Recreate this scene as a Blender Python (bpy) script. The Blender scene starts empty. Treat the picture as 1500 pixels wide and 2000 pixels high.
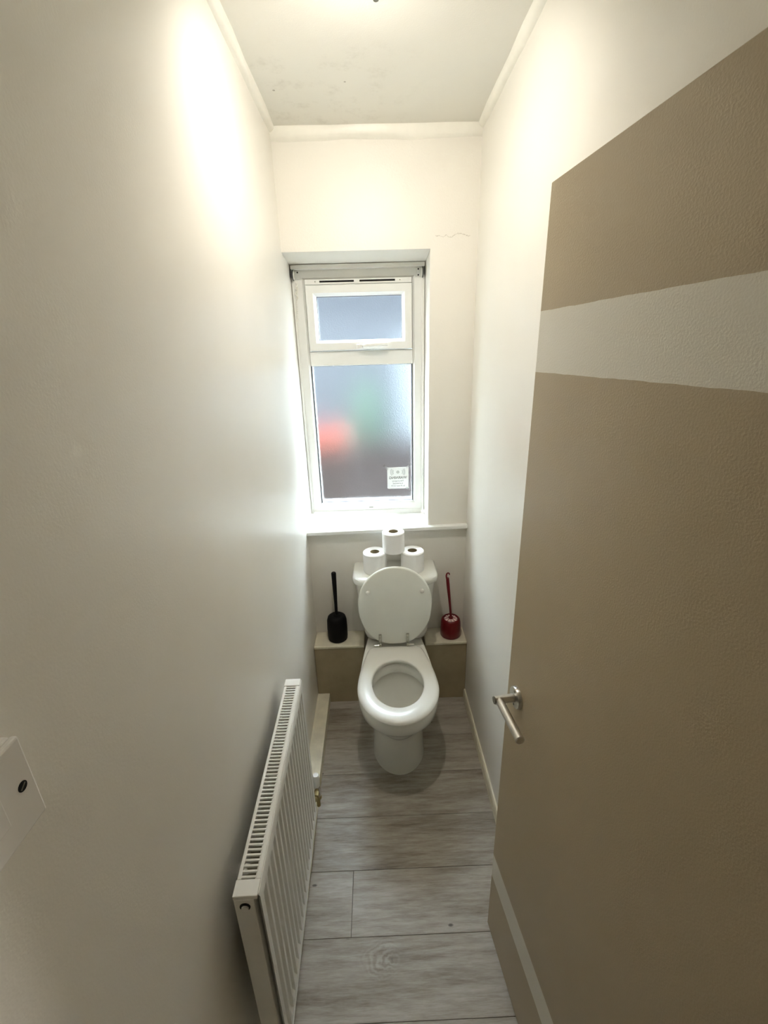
import bpy, bmesh, math, random
from mathutils import Vector, Matrix
random.seed(7)
scene = bpy.context.scene
COL = scene.collection
PI = math.pi

# ------------------------------------------------------------------ camera, world, exposure
W, D, H = 0.766, 1.966, 2.484          # toilet room: width, depth to back wall, height
WY = 2.15                              # inner face of the window frame
yaw, pit, rol, FPX = 0.0140, -0.3508, -0.0283, 862.9
fwd = Vector((math.sin(yaw)*math.cos(pit), math.cos(yaw)*math.cos(pit), math.sin(pit)))
rgt = Vector((math.cos(yaw), -math.sin(yaw), 0.0)); upv = rgt.cross(fwd)
r2 = rgt*math.cos(rol) + upv*math.sin(rol); u2 = -rgt*math.sin(rol) + upv*math.cos(rol)
cam = bpy.data.cameras.new('camera'); camo = bpy.data.objects.new('camera', cam); COL.objects.link(camo)
camo.matrix_world = Matrix(((r2.x, u2.x, -fwd.x, 0.343), (r2.y, u2.y, -fwd.y, 0.0), (r2.z, u2.z, -fwd.z, 1.7256), (0, 0, 0, 1)))
cam.sensor_fit = 'VERTICAL'; cam.sensor_height = 36.0; cam.lens = FPX/2000*36.0; cam.clip_start = 0.01
scene.camera = camo

world = bpy.data.worlds.new('overcast_sky'); scene.world = world; world.use_nodes = True
bg = world.node_tree.nodes['Background']
bg.inputs[0].default_value = (0.75, 0.88, 1.0, 1); bg.inputs[1].default_value = 13.5
LAMP_COL = (1.0, 0.945, 0.85); LAMP_POWER = 205.0*PI*PI*0.03**2
scene.view_settings.view_transform = 'Standard'; scene.view_settings.look = 'None'
scene.view_settings.gamma = 1.0; scene.view_settings.use_curve_mapping = False
scene.view_settings.exposure = 1.62
scene.cycles.adaptive_threshold = 0.02; scene.cycles.use_light_tree = False; scene.cycles.max_bounces = 7; scene.cycles.diffuse_bounces = 5; scene.cycles.glossy_bounces = 4; scene.cycles.transmission_bounces = 6

# ------------------------------------------------------------------ materials
def new_mat(name):
    m = bpy.data.materials.new(name); m.use_nodes = True
    return m, m.node_tree, m.node_tree.nodes, m.node_tree.links, m.node_tree.nodes['Principled BSDF']

def P(b, **k):
    for n, v in k.items():
        n = n.replace('_', ' ')
        if n in b.inputs:
            b.inputs[n].default_value = (*v, 1) if isinstance(v, tuple) and len(v) == 3 else v

def noise(nt, scale, detail=3.0, rough=0.55, vec=None, dim='3D'):
    n = nt.nodes.new('ShaderNodeTexNoise'); n.inputs['Scale'].default_value = scale
    n.inputs['Detail'].default_value = detail; n.inputs['Roughness'].default_value = rough
    if vec is not None: nt.links.new(vec, n.inputs['Vector'])
    return n.outputs['Fac']

def geo(nt): return nt.nodes.new('ShaderNodeNewGeometry').outputs['Position']
def objc(nt): return nt.nodes.new('ShaderNodeTexCoord').outputs['Object']

def ramp(nt, fac, stops):
    r = nt.nodes.new('ShaderNodeValToRGB'); nt.links.new(fac, r.inputs[0])
    e = r.color_ramp.elements
    while len(e) < len(stops): e.new(0.5)
    for i, (p, c) in enumerate(stops):
        e[i].position = p; e[i].color = (*c, 1)
    return r.outputs[0]

def math_n(nt, op, a, b=None, c=None):
    n = nt.nodes.new('ShaderNodeMath'); n.operation = op
    for i, v in enumerate((a, b, c)):
        if v is None: continue
        if isinstance(v, (int, float)): n.inputs[i].default_value = v
        else: nt.links.new(v, n.inputs[i])
    return n.outputs[0]

def mixc(nt, fac, a, b, mode='MIX'):
    n = nt.nodes.new('ShaderNodeMix'); n.data_type = 'RGBA'; n.blend_type = mode
    def put(s, v):
        if isinstance(v, (int, float)): s.default_value = v
        elif isinstance(v, tuple): s.default_value = (*v, 1)
        else: nt.links.new(v, s)
    put(n.inputs[0], fac); put(n.inputs[6], a); put(n.inputs[7], b)
    return n.outputs[2]

def sepxyz(nt, v):
    s = nt.nodes.new('ShaderNodeSeparateXYZ'); nt.links.new(v, s.inputs[0]); return s.outputs

def bump(nt, b, h, strength, dist=0.002):
    n = nt.nodes.new('ShaderNodeBump'); n.inputs['Strength'].default_value = strength; n.inputs['Distance'].default_value = dist
    nt.links.new(h, n.inputs['Height']); nt.links.new(n.outputs[0], b.inputs['Normal'])

def smooth_mask(nt, v, a, b):
    n = nt.nodes.new('ShaderNodeMapRange'); n.interpolation_type = 'SMOOTHSTEP'
    n.inputs[1].default_value = a; n.inputs[2].default_value = b
    nt.links.new(v, n.inputs[0]); return n.outputs[0]

def simple(name, col, rough=0.5, metal=0.0, nscale=0.0, namt=0.06, bumps=0.0, bscale=200.0, coat=0.0, spec=0.5):
    m, nt, N, L, b = new_mat(name)
    P(b, Base_Color=col, Roughness=rough, Metallic=metal, Coat_Weight=coat, Specular_IOR_Level=spec)
    v = objc(nt)
    f = noise(nt, nscale or 6.0, 4, 0.6, v)
    lo = tuple(max(0, c*(1-namt)) for c in col); hi = tuple(min(1, c*(1+namt)) for c in col)
    L.new(ramp(nt, f, [(0.3, lo), (0.7, hi)]), b.inputs['Base Color'])
    if bumps: bump(nt, b, noise(nt, bscale, 2, 0.5, v), bumps)
    return m

def wall_paint(name, col, rough=0.4, crack=False, specks=False, bscale=260.0, bst=0.10):
    m, nt, N, L, b = new_mat(name)
    P(b, Roughness=rough, Specular_IOR_Level=0.5)
    v = geo(nt)
    big = noise(nt, 2.2, 3, 0.5, v)
    c = ramp(nt, big, [(0.3, tuple(x*0.97 for x in col)), (0.7, tuple(min(1, x*1.02) for x in col))])
    if crack:
        x, y, z = sepxyz(nt, v)
        w = noise(nt, 26.0, 4, 0.7, v)
        line = math_n(nt, 'ADD', math_n(nt, 'MULTIPLY', math_n(nt, 'SUBTRACT', w, 0.5), 0.05), 2.135)
        dz = math_n(nt, 'ABSOLUTE', math_n(nt, 'SUBTRACT', z, line))
        k = math_n(nt, 'LESS_THAN', dz, 0.0011)
        k = math_n(nt, 'MULTIPLY', k, math_n(nt, 'GREATER_THAN', x, 0.60))
        k = math_n(nt, 'MULTIPLY', k, math_n(nt, 'LESS_THAN', x, 0.735))
        c = mixc(nt, math_n(nt, 'MULTIPLY', k, 0.45), c, (0.30, 0.25, 0.18))
    if specks:
        vo = nt.nodes.new('ShaderNodeTexVoronoi'); vo.inputs['Scale'].default_value = 24.0
        L.new(v, vo.inputs['Vector'])
        sp = math_n(nt, 'LESS_THAN', vo.outputs['Distance'], 0.10)
        pick = math_n(nt, 'GREATER_THAN', noise(nt, 9.0, 2, 0.6, v), 0.60)
        x, y, z = sepxyz(nt, v)
        zone = math_n(nt, 'MULTIPLY', smooth_mask(nt, y, 1.45, 1.60), smooth_mask(nt, x, 0.62, 0.30))
        k = math_n(nt, 'MULTIPLY', math_n(nt, 'MULTIPLY', sp, pick), zone)
        stain = math_n(nt, 'MULTIPLY', smooth_mask(nt, noise(nt, 14.0, 5, 0.7, v), 0.50, 0.75), zone)
        c = mixc(nt, math_n(nt, 'MULTIPLY', stain, 0.22), c, (0.40, 0.36, 0.28))
        c = mixc(nt, math_n(nt, 'MULTIPLY', k, 0.6), c, (0.20, 0.17, 0.12))
    L.new(c, b.inputs['Base Color'])
    bump(nt, b, noise(nt, bscale, 1, 0.5, v), bst, 0.002)
    return m

PAINT = (0.85, 0.822, 0.75)
M = {}
M['wall'] = wall_paint('satin_cream_wall_paint', PAINT, 0.36)
M['wall_back'] = wall_paint('cream_wall_paint_cracked', PAINT, 0.42, crack=True, bscale=170, bst=0.22)
M['ceiling'] = wall_paint('ceiling_paint', (0.82, 0.80, 0.73), 0.7, specks=True)
M['hall'] = wall_paint('dark_taupe_hall_paint', (0.16, 0.14, 0.11), 0.6)  # unseen hall walls darkened to cut the light they bounce into the room
M['trim'] = simple('cream_gloss_trim', (0.88, 0.86, 0.78), 0.35, bumps=0.05)
M['board_cream'] = simple('dirty_cream_board', (0.82, 0.77, 0.61), 0.45, nscale=12, namt=0.12, bumps=0.08)
M['board_taupe'] = simple('taupe_board', (0.42, 0.35, 0.22), 0.5, nscale=9, namt=0.10, bumps=0.08)
M['upvc'] = simple('white_upvc', (0.84, 0.84, 0.80), 0.28, namt=0.02)
M['gasket'] = simple('dark_gasket', (0.035, 0.04, 0.045), 0.6)
M['black'] = simple('black_plastic', (0.004, 0.004, 0.005), 0.6, spec=0.2)
M['void'] = simple('black_slot', (0.004, 0.004, 0.004), 0.9)
M['red'] = simple('red_plastic', (0.17, 0.003, 0.008), 0.32)
M['bristle'] = simple('pale_pink_bristle', (0.95, 0.72, 0.69), 0.8)
M['ceramic'] = simple('white_ceramic', (0.80, 0.79, 0.72), 0.12, namt=0.02, coat=0.3)
M['seat'] = simple('white_gloss_seat', (0.76, 0.74, 0.67), 0.30, namt=0.02, coat=0.2)
M['lid'] = simple('off_white_lid_underside', (0.84, 0.85, 0.77), 0.3, namt=0.03)
M['chrome'] = simple('chrome', (0.75, 0.75, 0.73), 0.12, 1.0, namt=0.02)
M['hinge'] = simple('worn_chrome', (0.42, 0.42, 0.38), 0.25, 1.0, nscale=60, namt=0.3)
M['steel'] = simple('brushed_steel', (0.60, 0.58, 0.54), 0.28, 1.0, nscale=80, namt=0.05)
M['brass'] = simple('tarnished_brass', (0.42, 0.34, 0.16), 0.4, 1.0)
M['paper'] = simple('white_tissue_paper', (0.90, 0.89, 0.86), 0.95, namt=0.02, bumps=0.25, bscale=380)
M['card'] = simple('grey_brown_cardboard', (0.30, 0.25, 0.15), 0.9)
M['rad'] = simple('radiator_white_enamel', (0.86, 0.85, 0.80), 0.28, namt=0.02)
M['fin'] = simple('galvanised_fin', (0.52, 0.49, 0.38), 0.5, nscale=30, namt=0.25)
M['switch'] = simple('white_switch_plastic', (0.86, 0.84, 0.80), 0.3, namt=0.02)
M['grey_metal'] = simple('grey_metal', (0.25, 0.25, 0.20), 0.4, 0.6)

def door_mat():
    m, nt, N, L, b = new_mat('taupe_and_white_banded_door_paint')
    P(b, Roughness=0.42)
    v = objc(nt); x, y, z = sepxyz(nt, v)
    def band(lo, hi):
        return math_n(nt, 'MULTIPLY', math_n(nt, 'GREATER_THAN', z, lo), math_n(nt, 'LESS_THAN', z, hi))
    wob = math_n(nt, 'MULTIPLY', math_n(nt, 'SUBTRACT', noise(nt, 30.0, 2, 0.5, v), 0.5), 0.003)
    z = math_n(nt, 'ADD', z, wob)
    k = math_n(nt, 'ADD', band(1.680, 1.784), band(0.240, 0.332))
    t = ramp(nt, noise(nt, 3.0, 4, 0.6, v), [(0.3, (0.455, 0.37, 0.24)), (0.7, (0.49, 0.40, 0.265))])
    L.new(mixc(nt, k, t, (0.78, 0.745, 0.65)), b.inputs['Base Color'])
    bump(nt, b, noise(nt, 330.0, 2, 0.5, v), 0.22, 0.002)
    return m
M['door'] = door_mat()

def floor_mat():
    m, nt, N, L, b = new_mat('grey_oak_plank_vinyl')
    P(b, Roughness=0.42)
    pos = geo(nt); oi = N.new('ShaderNodeObjectInfo')
    x, y, z = sepxyz(nt, pos)
    rnd = oi.outputs['Random']
    def vec(sx, sy, off):
        c = N.new('ShaderNodeCombineXYZ')
        L.new(math_n(nt, 'ADD', math_n(nt, 'MULTIPLY', x, sx), math_n(nt, 'MULTIPLY', rnd, off)), c.inputs[0])
        L.new(math_n(nt, 'MULTIPLY', y, sy), c.inputs[1]); L.new(math_n(nt, 'MULTIPLY', rnd, 9.0), c.inputs[2])
        return c.outputs[0]
    # the big knot with its rings in the plank before the door
    kx, ky = 0.335, 0.787
    dx = math_n(nt, 'MULTIPLY', math_n(nt, 'SUBTRACT', x, kx), 0.55); dy = math_n(nt, 'SUBTRACT', y, ky)
    dk = math_n(nt, 'SQRT', math_n(nt, 'ADD', math_n(nt, 'MULTIPLY', dx, dx), math_n(nt, 'MULTIPLY', dy, dy)))
    dk = math_n(nt, 'ADD', dk, math_n(nt, 'MULTIPLY', noise(nt, 16.0, 3, 0.65, pos), 0.04))
    rings = math_n(nt, 'SINE', math_n(nt, 'MULTIPLY', dk, 620.0))
    near = smooth_mask(nt, dk, 0.085, 0.025)
    left = smooth_mask(nt, math_n(nt, 'SUBTRACT', x, kx), 0.05, -0.03)
    ringk = math_n(nt, 'MULTIPLY', math_n(nt, 'MULTIPLY', near, left), math_n(nt, 'MULTIPLY', rings, 0.5))
    core = smooth_mask(nt, dk, 0.028, 0.022)
    f1 = noise(nt, 1.0, 6, 0.68, vec(7.0, 60.0, 40.0))
    f2 = noise(nt, 1.0, 4, 0.6, vec(30.0, 420.0, 70.0))
    f3 = noise(nt, 1.0, 3, 0.5, vec(2.4, 9.0, 31.0))
    g = math_n(nt, 'ADD', math_n(nt, 'MULTIPLY', f1, 0.56), math_n(nt, 'MULTIPLY', f2, 0.24))
    g = math_n(nt, 'ADD', g, math_n(nt, 'ADD', math_n(nt, 'MULTIPLY', f3, 0.46), -0.09))
    g = math_n(nt, 'ADD', g, math_n(nt, 'MULTIPLY', math_n(nt, 'SUBTRACT', rnd, 0.5), 0.10))
    g = math_n(nt, 'ADD', g, math_n(nt, 'MULTIPLY', ringk, 0.17))
    c = ramp(nt, g, [(0.32, (0.16, 0.128, 0.095)), (0.50, (0.335, 0.298, 0.242)), (0.60, (0.425, 0.39, 0.335)), (0.78, (0.55, 0.52, 0.47))])
    vo = N.new('ShaderNodeTexVoronoi'); vo.inputs['Scale'].default_value = 1.0
    L.new(vec(5.5, 11.0, 17.0), vo.inputs['Vector'])
    kn = smooth_mask(nt, math_n(nt, 'ADD', vo.outputs['Distance'], math_n(nt, 'MULTIPLY', noise(nt, 60.0, 2, 0.6, pos), 0.05)), 0.09, 0.05)
    c = mixc(nt, math_n(nt, 'MULTIPLY', math_n(nt, 'MAXIMUM', kn, core), 0.8), c, (0.045, 0.036, 0.028))
    L.new(c, b.inputs['Base Color'])
    bump(nt, b, g, 0.12, 0.0015)
    return m
M['floor'] = floor_mat()
M['subfloor'] = simple('dark_floor_joint', (0.07, 0.06, 0.05), 0.8)

def glass_mat():
    m, nt, N, L, b = new_mat('frosted_glass')
    P(b, Base_Color=(0.96, 0.98, 0.99), Roughness=0.36, IOR=1.20, Transmission_Weight=1.0, Specular_IOR_Level=0.5)
    v = objc(nt)
    bump(nt, b, noise(nt, 170.0, 2, 0.7, v), 1.0, 0.002)
    return m
M['glass'] = glass_mat()

def emis(name, col, s):
    m, nt, N, L, b = new_mat(name)
    P(b, Base_Color=(0.8, 0.8, 0.8), Emission_Color=col, Emission_Strength=s)
    return m
M['bulb'] = emis('warm_lit_bulb', LAMP_COL, 20.0); M['bulb'].cycles.emission_sampling = 'NONE'

# ------------------------------------------------------------------ mesh helpers
def obj(name, bm, mat=None, parent=None, smooth=None, loc=None):
    me = bpy.data.meshes.new(name)
    bmesh.ops.recalc_face_normals(bm, faces=bm.faces)
    bm.to_mesh(me); bm.free()
    if mat is not None: me.materials.append(M[mat] if isinstance(mat, str) else mat)
    if smooth:
        me.shade_smooth(); me.set_sharp_from_angle(angle=math.radians(smooth))
    o = bpy.data.objects.new(name, me); COL.objects.link(o)
    if parent is not None: o.parent = parent
    if loc is not None: o.location = loc
    return o

def empty(name, loc=(0, 0, 0), rotz=0.0, parent=None):
    o = bpy.data.objects.new(name, None); o.empty_display_size = 0.05; COL.objects.link(o)
    o.location = loc; o.rotation_euler = (0, 0, rotz)
    if parent is not None: o.parent = parent
    return o

def tag(o, label, cat=None, group=None, kind=None):
    if label: o['label'] = label
    if cat: o['category'] = cat
    if group: o['group'] = group
    if kind: o['kind'] = kind
    return o

def struct(o, label=None):
    o['kind'] = 'structure'
    if label: o['label'] = label
    return o

def box(x0, x1, y0, y1, z0, z1, bev=0.0, seg=2, bm=None):
    t = bmesh.new()
    v = [t.verts.new((x, y, z)) for x in (x0, x1) for y in (y0, y1) for z in (z0, z1)]
    for f in ((0, 1, 3, 2), (4, 6, 7, 5), (0, 4, 5, 1), (2, 3, 7, 6), (0, 2, 6, 4), (1, 5, 7, 3)):
        t.faces.new([v[i] for i in f])
    if bev: bmesh.ops.bevel(t, geom=t.edges[:], offset=bev, segments=seg, affect='EDGES', profile=0.5)
    if bm is None: return t
    return merge(bm, t)

def merge(bm, t, mat=None):
    me = bpy.data.meshes.new('tmp'); t.to_mesh(me); t.free()
    if mat is not None: me.transform(mat)
    bm.from_mesh(me); bpy.data.meshes.remove(me)
    return bm

def loft(rings, cap0=True, cap1=True, bm=None, closed=False):
    bm = bm or bmesh.new()
    R = [[bm.verts.new(p) for p in r] for r in rings]
    n = len(R[0]); m = len(R)
    for i in range(m if closed else m-1):
        a, b = R[i], R[(i+1) % m]
        for k in range(n):
            bm.faces.new((a[k], a[(k+1) % n], b[(k+1) % n], b[k]))
    if not closed:
        if cap0: bm.faces.new(R[0])
        if cap1: bm.faces.new(R[-1])
    return bm

def lathe(prof, n=32, c=(0, 0, 0), cap0=True, cap1=True, bm=None):
    return loft([[(c[0]+r*math.cos(2*PI*k/n), c[1]+r*math.sin(2*PI*k/n), c[2]+z) for k in range(n)] for r, z in prof], cap0, cap1, bm)

def tube(pts, rad, n=12, bm=None, caps=True):
    pts = [Vector(p) for p in pts]
    rads = rad if isinstance(rad, (list, tuple)) else [rad]*len(pts)
    rings = []; ref = None
    for i, p in enumerate(pts):
        t = (pts[min(i+1, len(pts)-1)] - pts[max(i-1, 0)]).normalized()
        if ref is None:
            ref = t.orthogonal().normalized()
        ref = (ref - t*ref.dot(t)).normalized(); s = t.cross(ref)
        rings.append([tuple(p + (ref*math.cos(2*PI*k/n) + s*math.sin(2*PI*k/n))*rads[i]) for k in range(n)])
    return loft(rings, caps, caps, bm)

def sheet_from_poly(poly, z0, z1, bm=None):
    return loft([[(x, y, z0) for x, y in poly], [(x, y, z1) for x, y in poly]], True, True, bm)

# ------------------------------------------------------------------ room shell
o = empty('floor'); struct(o)
obj('subfloor', box(-0.75, 2.55, -1.0, 2.25, -0.06, -0.0035), 'subfloor', o)
rows = [1.225 + 0.19*k for k in range(-12, 5)]
cuts = {1.035 - 0.19: 0.214}
for i, y0 in enumerate(rows):
    y1 = min(y0 + 0.19, D + 0.02)
    if abs(y0 - 0.845) < 0.01: cut = 0.214
    else: cut = -0.55 + ((i*0.37) % 1.0)*0.4 if i % 2 else 1.0 + ((i*0.23) % 1.0)*0.4
    xs = [-0.7, cut, cut+1.24, 2.5] if y0 < 0.1 else [-0.7, cut, 1.5]
    for a, b in zip(xs[:-1], xs[1:]):
        g = 0.0005
        p = obj('plank', box(a + g, b - g, y0 + g, y1 - g, -0.0045, 0.0, 0.0008, 1), 'floor', o)

struct(obj('ceiling', box(-0.75, 2.55, -1.0, 2.25, H, H+0.08), 'ceiling'))
struct(obj('wall_left', box(-0.10, 0.0, 0.16, 2.30, -0.01, H+0.01), 'wall'))
struct(obj('wall_right', box(W, W+0.10, 0.16, 2.30, -0.01, H+0.01), 'wall'))
RX = 0.580                                     # right side of the window opening
bm = box(0.0, W, D, 2.27, 0.0, 0.912)
box(RX, W, D, 2.27, 0.912, 2.10, bm=bm)
t = bmesh.new()                                # wall above the window, soffit falling towards the frame
poly = [(D, 2.093), (D, H), (2.27, H), (2.27, 2.074), (WY, 2.074)]
loft([[(0.0, y, z) for y, z in poly], [(RX, y, z) for y, z in poly]], bm=t); merge(bm, t)
box(RX, W, D, 2.27, 2.10, H, bm=bm)
struct(obj('wall_back', bm, 'wall_back'))
bm = box(-0.65, 0.015, 0.06, 0.16, 0, H); box(0.752, 2.45, 0.06, 0.16, 0, H, bm=bm); box(0.015, 0.752, 0.06, 0.16, 2.01, H, bm=bm)
struct(obj('wall_front', bm, 'wall'))
struct(obj('wall_hall_left', box(-0.75, -0.65, -1.0, 0.16, 0, H), 'hall'))
struct(obj('wall_hall_right', box(2.45, 2.55, -1.0, 0.16, 0, H), 'hall'))
struct(obj('wall_hall_rear', box(-0.75, 2.55, -1.1, -1.0, 0, H), 'hall'))

# ceiling beads
def quarter(name, side):
    r = 0.020; bm = bmesh.new(); n = 14
    rings = []
    for i in range(n+1):
        y = 0.17 + (D - 0.012 - 0.17)*i/n
        w = r*(1 + 0.10*math.sin(i*2.1) + 0.05*math.sin(i*5.3))
        prof = [(0, 0), (w, 0), (w*0.93, -w*0.4), (w*0.7, -w*0.72), (w*0.4, -w*0.93), (0, -w)]
        rings.append([((px if side < 0 else W - px), y, H + pz) for px, pz in prof])
    return struct(obj(name, loft(rings, bm=bm), 'trim', smooth=40))
quarter('trim_1', -1); quarter('trim_2', 1)
bm = bmesh.new(); rings = []
for i in range(25):
    x = W*i/24
    h = 0.040 + 0.0025*math.sin(i*0.5) + 0.001*math.sin(i*1.3); tk = 0.011 + 0.001*math.sin(i*0.7)
    rings.append([(x, D, H), (x, D-tk*1.2, H), (x, D-tk, H-h*0.6), (x, D-tk*0.15, H-h), (x, D, H-h*1.02)])
struct(obj('trim_3', loft(rings, bm=bm), 'trim', smooth=40))

# floor edge trims
poly = [(0.0, 0.17), (0.066, 0.17), (0.061, 1.839), (0.0, 1.839)]
struct(obj('baseboard_left', sheet_from_poly(poly, 0.0, 0.060), 'board_cream'))
bm = bmesh.new()
pr = [(W, 0.0), (W-0.010, 0.0), (W-0.010, 0.046), (W-0.006, 0.056), (W, 0.058)]
loft([[(x, y, z) for x, z in pr] for y in (0.17, 1.839)], bm=bm)
struct(obj('baseboard_right', bm, 'board_cream'))

# ------------------------------------------------------------------ window
win = struct(empty('window_1', (0.29, WY, 0.943)))
def wpart(name, bm, mat, parent=None, smooth=None):
    bmesh.ops.translate(bm, verts=bm.verts, vec=(-0.29, -WY, -0.943)) if parent is None else None
    return obj(name, bm, mat, parent or win, smooth)
FZ0, FZ1 = 0.943, 2.072
def frame_ring(x0, x1, z0, z1, wl, wr, wb, wt, y0, y1, bev):
    bm = box(x0, x0+wl, y0, y1, z0, z1, bev); box(x1-wr, x1, y0, y1, z0, z1, bev, bm=bm)
    box(x0+wl-0.001, x1-wr+0.001, y0, y1, z0, z0+wb, bev, bm=bm)
    box(x0+wl-0.001, x1-wr+0.001, y0, y1, z1-wt, z1, bev, bm=bm)
    return bm
def mitre_frame(x0, x1, z0, z1, w, prof):
    """prof: list of (t 0..1 across width, y); four mitred sides as one closed loft"""
    rings = []
    for (cx, cz, sx, sz) in ((x0, z0, 1, 1), (x1, z0, -1, 1), (x1, z1, -1, -1), (x0, z1, 1, -1)):
        rings.append([(cx + sx*w*t, y, cz + sz*w*t) for t, y in prof])
    return loft(rings, closed=True)
pf = [(0, WY+0.06), (0, WY+0.004), (0.05, WY), (0.80, WY), (0.95, WY+0.010), (1.0, WY+0.016), (1.0, WY+0.06)]
wpart('window_frame', mitre_frame(0.002, RX-0.002, FZ0, FZ1, 0.055, pf), 'upvc')
# transom
wpart('transom', box(0.055, 0.525, WY, WY+0.06, 1.664, 1.729, 0.004), 'upvc')
# small raised step around the frame (plaster trim bead on the right, vertical)
wpart('edge_bead', box(RX-0.014, RX-0.002, WY-0.010, WY+0.002, FZ0, 2.03, 0.002), 'upvc')
wpart('edge_bead', box(0.002, 0.012, WY-0.010, WY+0.002, FZ0, 2.03, 0.002), 'upvc')
wpart('bottom_bead', box(0.012, RX-0.014, WY-0.006, WY+0.004, FZ0-0.010, FZ0+0.012, 0.002), 'upvc')
# head extension strip above the frame
wpart('head_strip', box(0.004, RX-0.004, WY-0.030, WY+0.002, 2.058, 2.0745, 0.002), 'upvc')
# opening top sash
sash = wpart('top_sash', mitre_frame(0.058, 0.522, 1.730, 1.998, 0.044,
      [(0, WY+0.04), (0, WY-0.012), (0.06, WY-0.016), (0.72, WY-0.016), (0.92, WY-0.004), (1.0, WY+0.004), (1.0, WY+0.04)]), 'upvc')
# trickle vent strip above the sash
vent = wpart('trickle_vent', box(0.058, 0.522, WY-0.010, WY+0.02, 2.000, 2.020, 0.002), 'upvc')
for a, b in ((0.122, 0.271), (0.295, 0.449)):
    wpart('vent_slot', box(a-0.29, b-0.29, -0.0112, -0.009, 2.0075-0.943, 2.0145-0.943), 'void', vent)
for x in (0.103, 0.470):
    wpart('vent_screw', lathe([(0.0022, 0.0), (0.0022, 0.0012), (0.001, 0.0018)], 10, (0, 0, 0)), 'grey_metal', vent).matrix_local = \
        Matrix.Translation((x-0.29, -0.010, 2.011-0.943)) @ Matrix.Rotation(PI/2, 4, 'X')
# gaskets and panes
GY = WY + 0.018
for nm, (x0, x1, z0, z1) in (('upper', (0.102, 0.478, 1.774, 1.954)), ('lower', (0.057, 0.521, 0.998, 1.664))):
    pass
wpart('gasket', mitre_frame(0.0995, 0.4805, 1.7715, 1.9565, 0.004, [(0, GY+0.004), (0, GY-0.010), (1, GY-0.006), (1, GY+0.004)]), 'gasket')
wpart('gasket', mitre_frame(0.0545, 0.5235, 0.9945, 1.6665, 0.004, [(0, GY+0.004), (0, GY-0.010), (1, GY-0.006), (1, GY+0.004)]), 'gasket')
wpart('bottom_glazing_bead', box(0.057, 0.521, WY-0.002, GY+0.004, 0.988, 0.9975, 0.002), 'upvc')
wpart('pane', box(0.095, 0.485, GY, GY+0.005, 1.766, 1.962), 'glass')
wpart('pane', box(0.050, 0.528, GY, GY+0.005, 0.990, 1.671), 'glass')
# maker's mark on the bottom rail
wpart('makers_mark', box(0.298, 0.318, WY-0.0006, WY+0.001, 0.966, 0.970), 'grey_metal')
# handle of the top sash
hd = empty('handle', (0.305-0.29, -0.016, 1.745-0.943), 0, win)
obj('handle_base', box(-0.034, 0.018, -0.012, 0.0, -0.011, 0.009, 0.003), 'upvc', hd)
bm = tube([(0, -0.012, 0), (0.004, -0.026, 0.001), (0.022, -0.034, 0.004), (0.06, -0.036, 0.006), (0.104, -0.034, 0.006)], [0.011, 0.011, 0.0095, 0.009, 0.008], 12)
obj('handle_lever', bm, 'upvc', hd, 50)
bm = lathe([(0.0042, 0.0), (0.0042, 0.001)], 12); kl = obj('key_lock', bm, 'void', hd)
kl.matrix_local = Matrix.Translation((-0.004, -0.0225, -0.001)) @ Matrix.Rotation(PI/2, 4, 'X')
bm = box(-0.016, 0.010, -0.022, -0.010, -0.010, 0.010, 0.004); obj('lock_barrel', bm, 'upvc', hd)
# sill board: nosing the whole room width, board into the reveal; falls a little to the left
def shear(bm):
    for v in bm.verts: v.co.z += (v.co.x - 0.38)*0.016
    return bm
bm = box(0.0, W, D-0.030, D+0.002, 0.912, 0.930, 0.003); box(0.0, RX, D-0.004, WY+0.01, 0.914, 0.9295, bm=bm)
wpart('window_sill', shear(bm), 'upvc')

# ------------------------------------------------------------------ door
DTH = 0.118
door = struct(empty('door_1'), 'taupe door leaf with two off-white horizontal bands, standing open along the right wall')
Ed = Vector((0.6475, 0.8663, 0.0)); DL = 0.69
dd = Vector((math.sin(DTH), -math.cos(DTH), 0)); nn = Vector((-math.cos(DTH), -math.sin(DTH), 0))
hinge = Ed + dd*DL
door.matrix_world = Matrix(((-dd.x, nn.x, 0, hinge.x), (-dd.y, nn.y, 0, hinge.y), (0, 0, 1, 0.0), (0, 0, 0, 1)))
# local: x from hinge to free edge, y out of the visible face
obj('door_leaf', box(0.0, DL, -0.036, 0.0, 0.007, 1.979, 0.0015, 1), 'door', door)
hx, hz = DL - 0.055, 0.958
h = empty('lever_handle', (hx, 0.0, hz), 0, door)
def ly(prof, n=28):                       # lathe about the local y axis (away from the door)
    bm = lathe(prof, n); bm.transform(Matrix.Rotation(-PI/2, 4, 'X')); return bm
obj('rose', ly([(0.026, 0.0), (0.026, 0.007), (0.0245, 0.009), (0.012, 0.0095), (0.012, 0.009)]), 'steel', h, 40)
bm = tube([(0, 0.008, 0), (0, 0.056, 0)], 0.0098, 20); obj('neck', bm, 'steel', h, 40)
bm = tube([(0, 0.0565, 0), (0, 0.0585, 0)], 0.0085, 20); obj('neck_cap', bm, 'grey_metal', h, 40)
bm = tube([(-0.002, 0.046, 0), (-0.112, 0.046, -0.001)], 0.0095, 20); obj('lever', bm, 'steel', h, 40)
bm = tube([(-0.112, 0.046, -0.001), (-0.1145, 0.046, -0.001), (-0.1165, 0.046, -0.001)], [0.0102, 0.0102, 0.0085], 20); obj('lever_end_cap', bm, 'steel', h, 40)
for sz in (-1, 1):
    bm = ly([(0.0032, 0.0), (0.0032, 0.0012), (0.002, 0.0016)], 12)
    obj('screw', bm, 'grey_metal', h, loc=(0.0, 0.0088, 0.018*sz))

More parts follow.
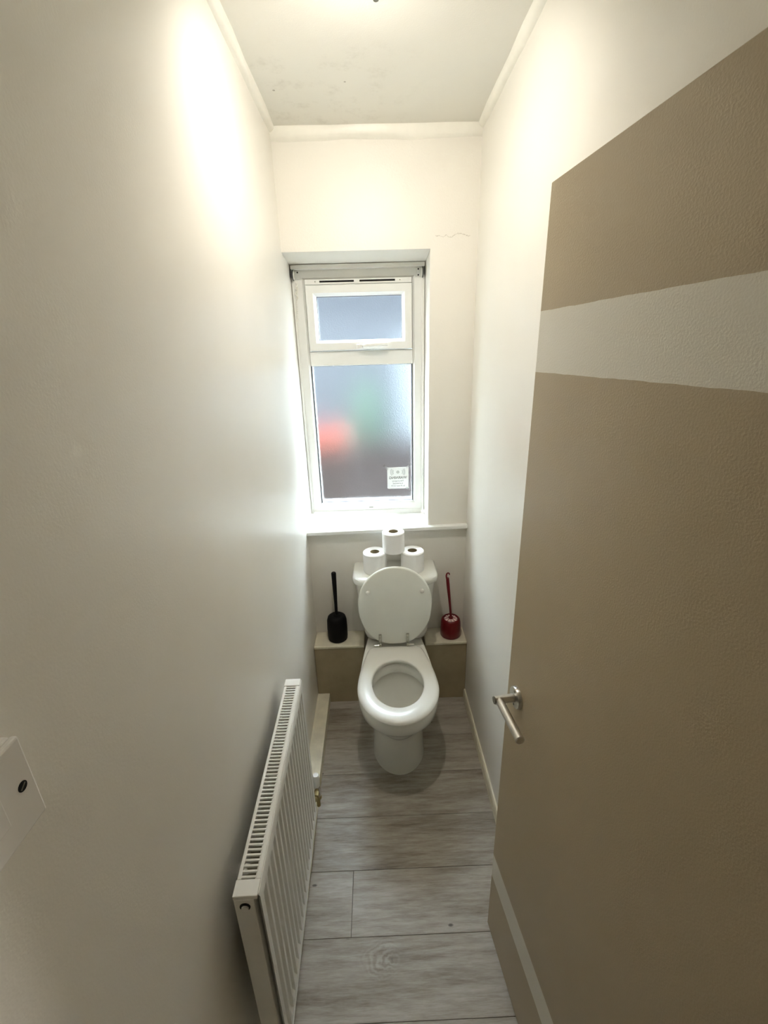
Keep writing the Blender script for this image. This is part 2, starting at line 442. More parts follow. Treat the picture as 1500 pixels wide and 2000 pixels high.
# ------------------------------------------------------------------ pipe boxings either side of the toilet
def boxing(name, x0, x1, label):
    r = tag(empty(name, ((x0+x1)/2, 1.90, 0.0)), label, 'pipe boxing')
    cx = (x0+x1)/2
    def b(nm, *a, mat, bev=0.002):
        obj(nm, box(a[0]-cx, a[1]-cx, a[2]-1.90, a[3]-1.90, a[4], a[5], bev), mat, r)
    b('front_board', x0, x1, 1.842, 1.856, 0.0, 0.334, mat='board_taupe')
    b('top_board', x0, x1, 1.838, D-0.001, 0.3345, 0.350, mat='board_cream', bev=0.004)
    ex = (x1-0.012, x1) if x0 < 0.2 else (x0, x0+0.012)
    b('end_board', ex[0], ex[1], 1.8565, D-0.001, 0.0, 0.334, mat='board_taupe')
boxing('pipe_boxing', 0.001, 0.252, 'low taupe boxing with cream top under the black toilet brush')
boxing('pipe_boxing', 0.556, W-0.001, 'low taupe boxing with cream top under the red toilet brush')

# ------------------------------------------------------------------ toilet
TX = 0.402
toilet = tag(empty('toilet', (TX, 1.50, 0.0)), 'white ceramic close-coupled toilet with its lid raised', 'toilet')
def tl(name, bm, mat, parent=None, smooth=40):
    bmesh.ops.translate(bm, verts=bm.verts, vec=(-TX, -1.50, 0))
    return obj(name, bm, mat, parent or toilet, smooth)
def outline(hw, yf, yc, yb, hwb, z, n=72, cr=0.03):
    """plan: half ellipse in front of yc, sides easing to half width hwb at the straight back yb"""
    pts = []
    nf = n//2
    for k in range(nf+1):                                # front from right (+x) round to left
        a = PI*k/nf
        pts.append((TX + hw*math.cos(a), yc - (yc-yf)*math.sin(a), z))
    m = (n - nf - 1)
    side = []
    ns = m//2
    for k in range(1, ns+1):
        s = k/ns
        y = yc + (yb-yc)*s
        w = hw - (hw-hwb)*(s**1.7)
        e = max(0.0, (y-(yb-cr))/cr)
        w -= cr*0.75*(1-math.sqrt(max(0, 1-e*e)))
        side.append((w, y))
    for w, y in side: pts.append((TX - w, y, z))
    wl, yl = side[-1]
    for k in range(1, 10): pts.append((TX - wl + 2*wl*k/10, yl, z))
    for w, y in reversed(side): pts.append((TX + w, y, z))
    return pts
def ell(hx, hy, cy, z, like, dx=0.0):
    """ellipse sampled at the angles of a matching outline"""
    n = len(like); out = []
    for (x, y, _) in like:
        a = math.atan2((y-cy)/hy, (x-TX)/hx)
        out.append((TX + dx + hx*math.cos(a), cy + hy*math.sin(a), z))
    return out
base = outline(0.170, 1.275, 1.48, 1.742, 0.120, 0)
# pan
lev = [(0.0, 0.118, 1.402, 1.56, 1.80, 0.105), (0.012, 0.117, 1.404, 1.56, 1.80, 0.105), (0.10, 0.113, 1.402, 1.56, 1.81, 0.105),
       (0.19, 0.115, 1.394, 1.56, 1.82, 0.108), (0.235, 0.120, 1.384, 1.55, 1.83, 0.112), (0.262, 0.132, 1.362, 1.53, 1.84, 0.116),
       (0.295, 0.150, 1.326, 1.50, 1.85, 0.119), (0.335, 0.164, 1.294, 1.48, 1.86, 0.122), (0.368, 0.168, 1.284, 1.48, 1.87, 0.125),
       (0.386, 0.168, 1.283, 1.48, 1.87, 0.125), (0.394, 0.165, 1.286, 1.48, 1.87, 0.123), (0.396, 0.158, 1.294, 1.48, 1.86, 0.118)]
rings = [outline(hw, yf, yc, yb, hb, z) for z, hw, yf, yc, yb, hb in lev]
cy = 1.488
for z, hx, hy in ((0.396, 0.124, 0.160), (0.388, 0.117, 0.152), (0.350, 0.116, 0.150), (0.343, 0.120, 0.155), (0.346, 0.132, 0.166),
                  (0.335, 0.134, 0.168), (0.29, 0.122, 0.152), (0.24, 0.098, 0.122), (0.20, 0.072, 0.090), (0.165, 0.050, 0.062), (0.14, 0.030, 0.036)):
    rings.append(ell(hx, hy, cy, z, rings[-1] if False else base))
tl('pan', loft(rings), 'ceramic', smooth=50)
m, nt, N, L, b = new_mat('toilet_water'); P(b, Base_Color=(0.55, 0.56, 0.46), Roughness=0.03); M['water'] = m
bm = lathe([(0.001, 0.0), (0.058, 0.0), (0.058, -0.004)], 36, (0, 0, 0), True, False)
bm.transform(Matrix.Translation((TX, cy, 0.185)) @ Matrix.Diagonal((1.0, 1.24, 1, 1))); tl('water', bm, 'water')
# seat ring
so = base; N_ = len(so); hole = ell(0.108, 0.140, 1.494, 0, base)
def seatring(t, inset_in, inset_out, z):
    pts = []
    for (xo, yo, _), (xi, yi, _) in zip(so, hole):
        L_ = math.hypot(xo-xi, yo-yi)
        a = inset_in/L_; bq = 1-inset_out/L_
        tt = a + (bq-a)*t
        pts.append((xi + (xo-xi)*tt, yi + (yo-yi)*tt, z))
    return pts
zb, zt = 0.400, 0.4205
sec = [(0, 0.0, 0, zb+0.003), (0, 0.0, 0, zt-0.007), (0, 0.002, 0, zt-0.003), (0, 0.007, 0, zt-0.0005), (0.5, 0.007, 0.016, zt), (1, 0, 0.016, zt-0.0015),
       (1, 0, 0.008, zt-0.005), (1, 0, 0.002, zt-0.011), (1, 0, 0.0, zt-0.016), (1, 0, 0.003, zb), (0.5, 0.004, 0.003, zb), (0, 0.004, 0, zb)]
seat = tl('seat', loft([seatring(t, a, c, z) for t, a, c, z in sec], closed=True), 'seat', smooth=60)
for bx, by in ((0.10, 1.37), (-0.10, 1.37), (0.13, 1.60), (-0.13, 1.60)):
    bm = lathe([(0.008, 0.0), (0.008, 0.004)], 12, (TX+bx, by, 0.3962)); tl('seat_buffer', bm, 'ceramic', seat)
# cistern
def cist(hw, yf, yb, z, rc, bow):
    pts = []
    n = 10
    pts += [(TX+0.010-hw+0.006, yb, z), (TX+0.010-hw, yb-0.006, z)]
    for k in range(n+1):
        a = PI/2*k/n
        pts.append((TX+0.010-hw+rc*(1-math.cos(a)), yf+rc*(1-math.sin(a)), z))
    for k in range(1, 10):
        s = k/10; x = -hw+rc + (2*hw-2*rc)*s
        pts.append((TX+0.010+x, yf - bow*math.sin(PI*s), z))
    for k in range(n+1):
        a = PI/2*(1-k/n)
        pts.append((TX+0.010+hw-rc*(1-math.cos(a)), yf+rc*(1-math.sin(a)), z))
    pts += [(TX+0.010+hw, yb-0.006, z), (TX+0.010+hw-0.006, yb, z)]
    return pts
CB = D - 0.006
tl('cistern', loft([cist(0.135, 1.815, CB, 0.3965, 0.05, 0.006), cist(0.148, 1.800, CB, 0.410, 0.05, 0.008), cist(0.156, 1.795, CB, 0.44, 0.05, 0.008), cist(0.176, 1.785, CB, 0.60, 0.055, 0.008), cist(0.186, 1.781, CB, 0.712, 0.055, 0.008)]), 'ceramic', smooth=45)
tl('cistern_lid', loft([cist(0.190, 1.777, CB, 0.7125, 0.06, 0.009), cist(0.197, 1.772, CB+0.002, 0.718, 0.062, 0.010), cist(0.199, 1.770, CB+0.003, 0.735, 0.062, 0.010),
                        cist(0.197, 1.772, CB+0.002, 0.745, 0.062, 0.010), cist(0.190, 1.779, CB, 0.750, 0.060, 0.009)]), 'ceramic', smooth=45)
fb = tl('flush_button', lathe([(0.024, 0.0), (0.024, 0.004), (0.021, 0.007), (0.019, 0.0065)], 28, (TX+0.006, 1.852, 0.750)), 'chrome')
tl('button_insert', lathe([(0.017, 0.0), (0.017, 0.002)], 24, (TX+0.006, 1.852, 0.7568)), 'grey_metal', fb)
# raised lid: outline in its own plane, leaning on the cistern
def lidring(inset, thick):
    pts = []; n = 72
    for k in range(n):
        a = 2*PI*k/n
        c, s = math.cos(a), math.sin(a)
        hw = 0.169 - inset
        if s >= 0: x = hw*c; v = 0.215 + (0.183-inset)*s
        else:
            q = 2/2.7
            v = 0.215 - (0.213-inset)*abs(s)**q
            x = hw*math.copysign(abs(c)**q, c)*(1 - 0.17*abs(s)**(2*q))
        pts.append((x, thick, v))
    return pts
lid_m = Matrix.Translation((0.004, 1.738-1.50, 0.424)) @ Matrix.Rotation(math.radians(-2.2), 4, 'X')
bm = loft([lidring(0.007, 0.0), lidring(0.002, 0.002), lidring(0.0, 0.007), lidring(0.0, 0.011), lidring(0.004, 0.016), lidring(0.016, 0.018)])
lid = obj('lid', bm, 'lid', toilet, 60); lid.matrix_local = lid_m
for x, z in ((-0.121, 0.278), (0.123, 0.278)):
    bm = lathe([(0.0095, 0.0), (0.0095, 0.007), (0.007, 0.0105), (0.002, 0.0118)], 16)
    bm.transform(Matrix.Translation((x, 0.0005, z)) @ Matrix.Rotation(PI/2, 4, 'X'))
    obj('lid_buffer', bm, 'ceramic', lid, 50)
for x, s in ((-0.069, -1), (0.059, 1)):
    hg = empty('hinge', (x, 1.7365-1.50, 0.4205), 0, toilet); hg['label'] = 'chrome hinge between seat and lid'
    obj('strap', box(-0.0065, 0.0065, -0.0065, 0.0, 0.010, 0.066, 0.0015), 'hinge', hg)
    obj('knuckle', box(-0.0065, 0.0065, -0.012, 0.004, 0.0005, 0.017, 0.003), 'hinge', hg)
    bm = tube([(-0.004*s, -0.006, 0.006), (0.030*s, -0.006, 0.006)], 0.0045, 12); obj('barrel', bm, 'chrome', hg, 40)

# ------------------------------------------------------------------ toilet rolls
def roll(x, y, z, r, hgt, label):
    t = tag(empty('toilet_roll', (x, y, z)), label, 'toilet roll', 'toilet rolls stacked on the cistern')
    ri = 0.0225
    obj('paper', loft([[(q*math.cos(2*PI*k/40), q*math.sin(2*PI*k/40), zz) for k in range(40)] for q, zz in
        ((ri, 0.0), (r-0.003, 0.0), (r, 0.003), (r, hgt-0.004), (r-0.004, hgt), (ri, hgt-0.001))], closed=True), 'paper', t, 35)
    obj('core', loft([[(q*math.cos(2*PI*k/32), q*math.sin(2*PI*k/32), zz) for k in range(32)] for q, zz in
        ((ri-0.0002, 0.001), (ri-0.0002, hgt-0.002), (ri-0.0015, hgt-0.002), (ri-0.0015, 0.001))], closed=True), 'card', t, 35)
roll(0.321, 1.868, 0.7505, 0.0555, 0.0985, 'white toilet roll on the cistern lid nearer the black brush')
roll(0.496, 1.868, 0.7505, 0.0540, 0.0985, 'white toilet roll on the cistern lid nearer the red brush')
roll(0.409, 1.868, 0.8495, 0.0510, 0.0985, 'white toilet roll balanced on top of the two others')

# ------------------------------------------------------------------ toilet brushes
tb = tag(empty('toilet_brush', (0.117, 1.907, 0.350)), 'black plastic toilet brush in a rounded black holder', 'toilet brush')
obj('holder', lathe([(0.044, 0.0), (0.048, 0.003), (0.050, 0.02), (0.0505, 0.07), (0.049, 0.11), (0.044, 0.128), (0.034, 0.136), (0.018, 0.139)], 36), 'black', tb, 40)
obj('collar', lathe([(0.018, 0.1385), (0.016, 0.142), (0.009, 0.144)], 24), 'black', tb, 40)
obj('handle', tube([(0.0, 0, 0.143), (0.001, 0, 0.20), (0.001, 0, 0.30), (0.001, 0, 0.372), (0.001, 0, 0.376)], [0.0075, 0.0078, 0.0105, 0.0118, 0.0095], 20), 'black', tb, 40)

tb = tag(empty('toilet_brush', (0.692, 1.905, 0.350)), 'red plastic toilet brush with hooked handle in a round red holder', 'toilet brush')
obj('holder', lathe([(0.048, 0.0), (0.0510, 0.004), (0.0505, 0.045), (0.049, 0.075), (0.046, 0.091), (0.040, 0.098), (0.0375, 0.099), (0.0365, 0.096), (0.036, 0.080), (0.040, 0.02), (0.040, 0.012)], 40), 'red', tb, 40)
obj('bristles', lathe([(0.030, 0.014), (0.033, 0.03), (0.034, 0.090), (0.031, 0.0955), (0.010, 0.0965)], 28), 'bristle', tb, 50)
for k in range(10):
    a = 2*PI*k/10 + 0.2
    c, s = math.cos(a), math.sin(a)
    bm = tube([(0.009*c, 0.009*s, 0.0985), (0.0368*c, 0.0368*s, 0.0965)], 0.0013, 6)
    obj('spoke', bm, 'red', tb)
obj('hub', lathe([(0.011, 0.093), (0.011, 0.101), (0.0075, 0.108), (0.0045, 0.110)], 20), 'red', tb, 40)
pts = [(0, 0, 0.106), (-0.004, 0, 0.15), (-0.010, 0.0, 0.21), (-0.018, 0.0, 0.285), (-0.022, 0, 0.325)]
bm = tube(pts, [0.0062, 0.0055, 0.0066, 0.0082, 0.0078], 14)
obj('handle', bm, 'red', tb, 40)
hk = [(-0.026, 0, 0.322), (-0.028, 0, 0.338), (-0.026, 0, 0.348), (-0.020, 0, 0.353), (-0.0145, 0, 0.350), (-0.0125, 0, 0.343)]
obj('hook', tube(hk, [0.0042, 0.0040, 0.0038, 0.0036, 0.0034, 0.0028], 10), 'red', tb, 40)

# ------------------------------------------------------------------ radiator
RL, RZ0, RZ1 = 0.595, 0.140, 0.740
rad = tag(empty('radiator', (0.037, 0.5575, 0.0), math.radians(0.75)), 'white finned panel radiator mounted low on the left wall', 'radiator')
XF = 0.051                                            # front face, local
# fluted front panel
bm = bmesh.new()
NS = 18; pitch = (RL-0.03)/NS
ys = [0.0, 0.004]
offs = [0.0, 0.0]
for i in range(NS):
    a = 0.015 + i*pitch
    for f, o_ in ((0.10, 0.0), (0.20, -0.013), (0.68, -0.013), (0.78, 0.0)):
        ys.append(a + f*pitch); offs.append(o_)
ys += [RL-0.004, RL]; offs += [0.0, 0.0]
zs = [(RZ0, 0, -0.010), (RZ0+0.004, 0, -0.003), (RZ0+0.010, 0, 0.0), (RZ0+0.030, 0, 0.0), (RZ0+0.048, 1, 0.0), (RZ1-0.050, 1, 0.0), (RZ1-0.032, 0, 0.0), (RZ1-0.010, 0, 0.0), (RZ1-0.004, 0, -0.002), (RZ1-0.002, 0, -0.006)]
grid = [[bm.verts.new((XF + o_*mk + ex, y, z)) for y, o_ in zip(ys, offs)] for z, mk, ex in zs]
back = [[bm.verts.new((XF - 0.0155, y, z)) for y in ys] for z in (RZ0, RZ1-0.002)]
for i in range(len(zs)-1):
    for j in range(len(ys)-1):
        bm.faces.new((grid[i][j], grid[i][j+1], grid[i+1][j+1], grid[i+1][j]))
for j in range(len(ys)-1):
    bm.faces.new((back[0][j], back[1][j], back[1][j+1], back[0][j+1]))
    bm.faces.new((grid[0][j], back[0][j], back[0][j+1], grid[0][j+1]))
    bm.faces.new((grid[-1][j], grid[-1][j+1], back[1][j+1], back[1][j]))
obj('front_panel', bm, 'rad', rad, 28)
# weld seams along top and bottom edges
obj('bottom_rail', tube([(XF-0.004, 0.004, RZ0+0.004), (XF-0.004, RL-0.004, RZ0+0.004)], 0.0055, 10), 'rad', rad, 50)
# end covers
for k, (y0, y1) in enumerate(((-0.004, 0.006), (RL-0.006, RL+0.004))):
    bm = box(-0.001, XF-0.0125, y0, y1, RZ0+0.008, RZ1-0.010, 0.0015, 1)
    cv = obj('end_cover', bm, 'rad', rad)
    yc0, yc1 = (-0.0045, 0.026) if k == 0 else (RL-0.026, RL+0.0045)
    obj('end_cap', box(-0.0015, XF-0.004, yc0, yc1, RZ1-0.0095, RZ1+0.0015, 0.002), 'rad', cv)
    if k == 0:
        bm = lathe([(0.0105, 0.0), (0.0105, 0.0012)], 20); hl = obj('bleed_hole', bm, 'void', cv)
        hl.matrix_local = Matrix.Translation((0.020, -0.0040, RZ1-0.030)) @ Matrix.Rotation(PI/2, 4, 'X')
        bm = lathe([(0.0072, 0.0), (0.0072, 0.003), (0.005, 0.0035)], 16); bv = obj('bleed_valve', bm, 'switch', cv, 40)
        bv.matrix_local = Matrix.Translation((0.020, -0.0048, RZ1-0.0325)) @ Matrix.Rotation(PI/2, 4, 'X')
# top grille: two rails and the cross bars
gr = empty('top_grille', (0, 0, 0), 0, rad)
y0, y1 = 0.0262, RL-0.0262
obj('rail', box(0.0, 0.0075, y0, y1, RZ1-0.008, RZ1, 0.0012, 1), 'rad', gr)
obj('rail', box(XF-0.0135, XF-0.004, y0, y1, RZ1-0.008, RZ1, 0.0012, 1), 'rad', gr)
obj('lip', box(XF-0.0035, XF-0.001, 0.0, RL, RZ1-0.004, RZ1+0.0005, 0.0008, 1), 'rad', gr)
nb = 52; barme = None
for i in range(nb):
    y = y0 + (y1-y0)*(i+0.5)/nb
    if barme is None:
        bo = obj('grille_bar', box(0.0076, XF-0.0136, -0.0019, 0.0019, -0.005, -0.0004), 'rad', gr); barme = bo.data
    else:
        bo = bpy.data.objects.new('grille_bar', barme); COL.objects.link(bo); bo.parent = gr
    bo.location = (0, y, RZ1)
# convector fins: one folded sheet
bm = bmesh.new(); nf = 22; prev = None
zz = (RZ0+0.05, RZ1-0.030)
for i in range(nf*4+1):
    ph = i % 4; x = (0.004, 0.032, 0.032, 0.004)[ph]
    y = 0.03 + (RL-0.06)*(i/(nf*4))
    cur = [bm.verts.new((x, y, z - random.uniform(0, 0.012)*(z > 0.5))) for z in zz]
    if prev: bm.faces.new((prev[0], cur[0], cur[1], prev[1]))
    prev = cur
fo = obj('convector_fins', bm, 'fin', rad)
sm = fo.modifiers.new('thickness', 'SOLIDIFY'); sm.thickness = 0.0006
# wall brackets
for y in (0.12, RL-0.12):
    obj('wall_bracket', box(-0.0385 + 0.0010, 0.0035, y-0.012, y+0.012, 0.30, 0.62, 0.001, 1), 'rad', rad)
# lockshield valve at the far end
vx, vy = 0.045, RL+0.083
vl = empty('lockshield_valve', (vx, vy, 0.0), 0, rad); vl['label'] = 'tarnished brass valve on the supply pipe'
obj('pipe', tube([(0, 0, 0.061), (0, 0, 0.125)], 0.0075, 16), 'brass', vl, 40)
obj('compression_nut', lathe([(0.0135, 0.0), (0.0145, 0.004), (0.0145, 0.014), (0.0135, 0.018)], 6, (0, 0, 0.098)), 'brass', vl)
obj('valve_body', tube([(0, 0, 0.118), (0, 0, 0.150), (0, 0, 0.166)], [0.013, 0.0135, 0.011], 18), 'chrome', vl, 40)
obj('lockshield_cap', tube([(0, 0, 0.166), (0, 0, 0.215), (0, 0, 0.222)], [0.012, 0.0135, 0.010], 18), 'rad', vl, 40)
obj('tail', tube([(0, -0.008, 0.155), (0, -0.05, 0.160), (-0.016, -0.0785, 0.165)], 0.008, 14), 'brass', vl, 40)
obj('union_nut', tube([(0, -0.026, 0.158), (0.0, -0.046, 0.161)], 0.0145, 6), 'brass', vl)

# ------------------------------------------------------------------ light switch by the door
sw = tag(empty('light_switch', (0.0, 0.248, 1.388)), 'white surface-mounted light switch on the left wall by the doorway', 'light switch')
obj('back_box', box(0.0005, 0.028, -0.0425, 0.0425, -0.0425, 0.0425, 0.002), 'switch', sw)
obj('face_plate', box(0.0282, 0.0350, -0.0430, 0.0430, -0.0430, 0.0430, 0.002), 'switch', sw)
obj('rocker', box(0.0350, 0.0390, -0.008, 0.008, -0.016, 0.016, 0.0015), 'switch', sw)
for s in (-1, 1):
    bm = lathe([(0.0046, 0.0), (0.0046, 0.0006)], 16); bm.transform(Matrix.Rotation(PI/2, 4, 'Y'))
    sc = obj('screw_hole', bm, 'void', sw, loc=(0.0349, 0.0302*s, 0.0))
    bm = box(0.0006, 0.0009, -0.0034, 0.0034, -0.0007, 0.0007); bm.transform(Matrix.Rotation(0.6, 4, 'X')); obj('screw_slot', bm, 'grey_metal', sc)

# ------------------------------------------------------------------ blind remains in the window head
def bracket(x, s, label):
    b_ = tag(empty('blind_bracket', (x, WY-0.001, 2.030)), label, 'blind bracket', 'brackets left from a roller blind')
    obj('plate', box(-0.011, 0.011, -0.0035, 0.0, -0.008, 0.027, 0.001, 1), 'upvc', b_)
    bm = lathe([(0.021, -0.0015), (0.021, 0.0015)], 28); bm.transform(Matrix.Translation((-0.0135*s, -0.020, 0.006)) @ Matrix.Rotation(PI/2, 4, 'Y'))
    obj('side_disc', bm, 'gasket', b_)
    bm = lathe([(0.0195, -0.0015), (0.0195, 0.0015)], 28); bm.transform(Matrix.Translation((-0.0100*s, -0.020, 0.006)) @ Matrix.Rotation(PI/2, 4, 'Y'))
    obj('clutch', bm, 'upvc', b_)
    for z in ((0.019,) if s > 0 else (0.021, -0.002)):
        bm = lathe([(0.0032, 0.0), (0.0032, 0.001)], 12); bm.transform(Matrix.Translation((0.003*s, -0.0034, z)) @ Matrix.Rotation(PI/2, 4, 'X'))
        obj('screw_hole', bm, 'void', b_)
bracket(0.0265, 1, 'small white blind bracket at the window head beside the left wall')
bracket(RX-0.0265, -1, 'small white blind bracket at the window head with two dark screw holes')
bm = bmesh.new()
path = []
for i in range(54):
    t = i/53
    path.append((0.022 + 0.004*math.sin(t*21) + 0.003*math.sin(t*9), WY-0.016 + 0.003*math.cos(t*17), 2.010 - 0.085*t if i < 40 else 2.010 - 0.085*40/53 + (i-40)*0.0035))
for p in path:
    bmesh.ops.create_icosphere(bm, subdivisions=1, radius=0.0024, matrix=Matrix.Translation(p))
for i in range(20):
    bmesh.ops.create_icosphere(bm, subdivisions=1, radius=0.0022, matrix=Matrix.Translation((0.017, WY-0.013, 2.0 - i*0.0075)))
tag(obj('bead_chain', bm, 'trim', smooth=80), 'cream blind bead chain bunched at the left of the window frame', 'blind chain')

# ------------------------------------------------------------------ warning sticker on the lower pane (read from outside, so mirrored in here)
st = tag(empty('warning_sticker', (0.449, GY-0.0004, 1.114)), 'square white warning sticker with mirrored lettering on the lower pane', 'sticker')
M['sticker'] = simple('white_sticker', (0.86, 0.88, 0.86), 0.4, namt=0.01)
M['ink'] = simple('grey_ink', (0.17, 0.18, 0.17), 0.6)
M['tape'] = simple('clear_tape', (0.72, 0.74, 0.74), 0.25, namt=0.02); M['tape'].node_tree.nodes['Principled BSDF'].inputs['Alpha'].default_value = 0.10
def rrect(w, h, r, n=6):
    pts = []
    for cx_, cz_, a0 in ((w-r, h-r, 0), (-(w-r), h-r, PI/2), (-(w-r), -(h-r), PI), (w-r, -(h-r), 1.5*PI)):
        for k in range(n+1):
            a = a0 + PI/2*k/n; pts.append((cx_ + r*math.cos(a), cz_ + r*math.sin(a)))
    return pts
pl = rrect(0.0535, 0.056, 0.006)
obj('paper', loft([[(x, -0.0004, z) for x, z in pl], [(x, 0.0002, z) for x, z in pl]]), 'sticker', st)
def text(body, size, z, bold=0.0):
    cu = bpy.data.curves.new('txt', 'FONT'); cu.body = body; cu.size = size; cu.align_x = 'CENTER'; cu.extrude = 0.00005; cu.offset = bold
    to = bpy.data.objects.new('txt', cu); COL.objects.link(to)
    dg = bpy.context.evaluated_depsgraph_get()
    me = bpy.data.meshes.new_from_object(to.evaluated_get(dg)); bpy.data.objects.remove(to); bpy.data.curves.remove(cu)
    me.transform(Matrix.Translation((0, -0.0006, z)) @ Matrix.Rotation(PI/2, 4, 'X') @ Matrix.Diagonal((-1, 1, 1, 1)))
    me.materials.clear(); me.materials.append(M['ink'])
    o_ = bpy.data.objects.new('lettering', me); COL.objects.link(o_); o_.parent = st
    return o_
text('WARNING', 0.0185, -0.004, 0.0004)
text('This property', 0.0105, -0.0185, 0.0001); text('is protected', 0.0105, -0.0310, 0.0001); text('by 24 hour CCTV', 0.0095, -0.0440, 0.0001)
def arc(cx_, r, a0, a1):
    pts = [(cx_ + r*math.cos(a0+(a1-a0)*k/10), -0.0006, 0.031 + r*math.sin(a0+(a1-a0)*k/10)) for k in range(11)]
    return tube(pts, 0.0008, 6)
for s in (1, -1):
    for r in (0.024, 0.030, 0.036):
        a = 0.42 if r < 0.03 else 0.5
        bm = arc(0.0, r, -a, a) if s > 0 else arc(0.0, r, PI-a, PI+a)
        obj('signal_wave', bm, 'ink', st)
bm = loft([[(0.007*math.cos(2*PI*k/20), -0.0006, 0.031+0.007*math.sin(2*PI*k/20)) for k in range(20)], [(0.0045*math.cos(2*PI*k/20), -0.0006, 0.031+0.0045*math.sin(2*PI*k/20)) for k in range(20)]], False, False)
obj('camera_ring', bm, 'ink', st)
obj('camera_lens', box(-0.002, 0.002, -0.0007, -0.0004, 0.029, 0.033), 'ink', st)
for x, z, a in ((-0.060, 0.057, 0.85), (0.056, 0.062, -0.75), (0.052, -0.060, 0.75)):
    bm = box(-0.016, 0.016, -0.0006, -0.0004, -0.006, 0.006); bm.transform(Matrix.Translation((x, 0, z)) @ Matrix.Rotation(a, 4, 'Y'))
    obj('tape', bm, 'tape', st)

# ------------------------------------------------------------------ ceiling lamp (just above the picture)
LX, LY = 0.335, 1.115
lamp = tag(empty('ceiling_lamp', (LX, LY, H)), 'ceiling lamp whose lower tip shows at the top edge', 'lamp')
obj('ceiling_plate', lathe([(0.045, -0.001), (0.045, -0.010), (0.038, -0.014), (0.012, -0.016)], 32), 'upvc', lamp, 40)
obj('stem', tube([(0, 0, -0.014), (0, 0, -0.050)], 0.010, 16), 'upvc', lamp, 40)
TILT = Matrix.Translation((0, 0, -0.056)) @ Matrix.Rotation(math.radians(-56), 4, 'X')
bm = tube([(0, -0.036, 0), (0, -0.030, 0), (0, 0.004, 0), (0, 0.010, 0)], [0.020, 0.026, 0.036, 0.037], 28); bm.transform(TILT); obj('spot_body', bm, 'upvc', lamp, 40)
bm = loft([[(q*math.cos(2*PI*j/32), yy, q*math.sin(2*PI*j/32)) for j in range(32)] for q, yy in ((0.033, 0.0105), (0.037, 0.0105), (0.037, 0.0172), (0.034, 0.0172))], closed=True)
bm.transform(TILT); obj('rim', bm, 'upvc', lamp, 40)
bm = loft([[(q*math.cos(2*PI*j/28), yy, q*math.sin(2*PI*j/28)) for j in range(28)] for q, yy in ((0.031, 0.0105), (0.0305, 0.012), (0.015, 0.0145))], True, True)
bm.transform(TILT); obj('bulb', bm, 'bulb', lamp, 60)
ll = bpy.data.lights.new('spot_light', 'AREA'); ll.shape = 'DISK'; ll.size = 0.060; ll.color = LAMP_COL; ll.energy = LAMP_POWER
lo = bpy.data.objects.new('spot_light', ll); COL.objects.link(lo); lo.parent = lamp
lo.matrix_local = TILT @ Matrix.Translation((0, 0.0152, 0)) @ Matrix.Rotation(PI/2, 4, 'X')
obj('tip', tube([(0.036, 0.012, -0.088), (0.036, 0.012, -0.131)], [0.004, 0.0055], 12), 'grey_metal', lamp, 40)

# ------------------------------------------------------------------ lamp of the hallway behind the camera
HL = (2.0, -0.24)
hall = tag(empty('hall_lamp', (HL[0], HL[1], H)), 'round white lamp on the hallway ceiling behind the viewer', 'lamp')
M['globe'] = emis('lit_opal_globe', (1.0, 0.96, 0.90), 90.0)
obj('ceiling_plate', lathe([(0.05, -0.001), (0.05, -0.012), (0.03, -0.018)], 28), 'upvc', hall, 40)
obj('globe', lathe([(0.02, -0.018), (0.045, -0.030), (0.058, -0.055), (0.058, -0.085), (0.042, -0.110), (0.015, -0.122)], 12), 'globe', hall, 60)

# ------------------------------------------------------------------ the yard behind the frosted glass
M['paving'] = simple('yard_paving', (0.30, 0.27, 0.25), 0.9, nscale=3, namt=0.2)
M['fence'] = simple('brown_boards', (0.057, 0.0423, 0.0368), 0.85, nscale=5, namt=0.2)
M['render'] = simple('pale_render', (0.0772, 0.0819, 0.0866), 0.9, nscale=2, namt=0.08)
M['render_white'] = simple('white_render', (0.2808, 0.2995, 0.3089), 0.9, nscale=2, namt=0.04)
M['slate'] = simple('blue_grey_slate', (0.0281, 0.0316, 0.0363), 0.7, nscale=4, namt=0.2)
M['orange'] = simple('orange_plastic', (0.2948, 0.0614, 0.0328), 0.4)
M['leaf'] = simple('green_leaf', (0.0421, 0.0936, 0.0468), 0.6, nscale=8, namt=0.3)
struct(obj('yard_ground', box(-6, 8, 2.30, 12, -0.2, -0.05), 'paving'))

# low brown fence of separate boards
fe = tag(empty('garden_fence', (0.3, 3.9, -0.05)), 'low brown board fence blurred behind the lower pane', 'fence')
for i in range(22):
    x = -2.2 + i*0.16
    obj('board', box(x, x+0.152, -0.012, 0.012, 0, 1.02 + 0.01*((i*7) % 3), 0.003, 1), 'fence', fe)
for z in (0.25, 0.80): obj('rail', box(-2.25, 1.35, 0.0125, 0.05, z, z+0.07), 'fence', fe)
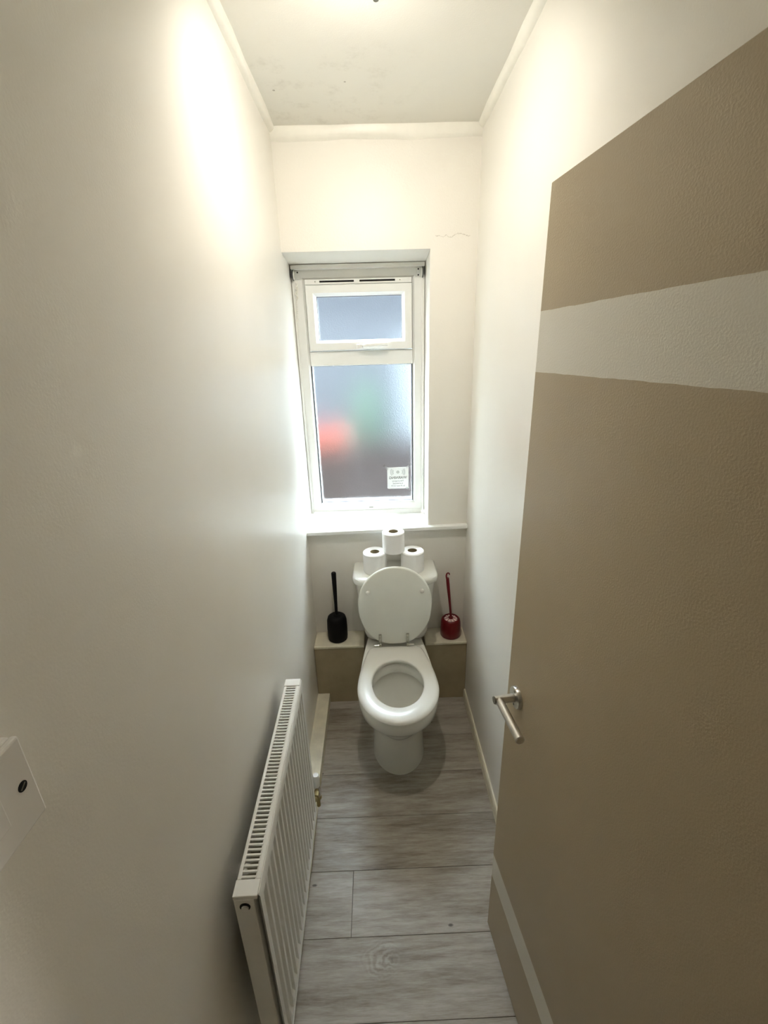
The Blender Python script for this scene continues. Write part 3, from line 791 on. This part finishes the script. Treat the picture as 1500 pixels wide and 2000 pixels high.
# orange tub standing on the wall before the fence
ot = tag(empty('orange_tub', (-0.06, 3.55, -0.05)), 'orange shape blurred behind the left of the lower pane', 'tub')
obj('stand', box(-0.20, 0.20, -0.15, 0.15, 0.0, 1.06, 0.01), 'fence', ot)
obj('tub', lathe([(0.15, 1.061), (0.17, 1.16), (0.185, 1.17), (0.185, 1.185), (0.16, 1.185), (0.14, 1.09)], 28), 'orange', ot, 40)
# shrub
sh = tag(empty('shrub', (0.27, 4.2, -0.05)), 'green shrub blurred in the middle of the lower pane', 'shrub')
bm = bmesh.new()
for i in range(420):
    a = random.uniform(0, 2*PI); r = 0.20*math.sqrt(random.random()); z = random.uniform(0.95, 1.50)
    p = Vector((r*math.cos(a)*(1.55-z)*2.0, r*math.sin(a), z))
    d = Vector((random.uniform(-1, 1), random.uniform(-1, 1), random.uniform(-0.3, 1))).normalized()*0.07
    s = d.orthogonal().normalized()*0.022
    vs = [bm.verts.new(p), bm.verts.new(p+d*0.5+s), bm.verts.new(p+d), bm.verts.new(p+d*0.5-s)]
    bm.faces.new(vs)
lf = obj('leaves', bm, 'leaf', sh); lf['kind'] = 'stuff'
obj('stem', tube([(0, 0, 0), (0.01, 0, 0.6), (0, 0, 1.3)], [0.025, 0.02, 0.008], 8), 'fence', sh, 40)
# the building's own outside wall, unseen; added high to block sky from the yard
bm = box(-5, -0.10, 2.20, 2.30, -0.1, 6.0); box(W+0.10, 6, 2.20, 2.30, -0.1, 6.0, bm=bm); box(-0.10, W+0.10, 2.271, 2.30, 2.09, 6.0, bm=bm)
struct(obj('wall_outside', bm, 'fence'))
# facing house across the narrow yard
nh = tag(empty('neighbour_house', (0.3, 5.6, -0.05)), 'blue-grey neighbour house wall blurred behind both panes', 'building')
obj('wall', box(-5, 5, 0, 0.3, 0, 2.20), 'render', nh)
obj('upper_wall', box(-5, 5, -0.02, 0.3, 2.201, 4.2), 'slate', nh)
gw = tag(empty('white_outbuilding', (0.95, 3.0, -0.05)), 'white rendered outbuilding blurred at the right of the lower pane', 'building')
obj('wall', box(-0.20, 1.2, 1.2, 2.5, 0, 1.95), 'render_white', gw)
obj('roof', box(-0.24, 1.3, 1.1, 2.55, 1.951, 2.02, 0.01), 'slate', gw)
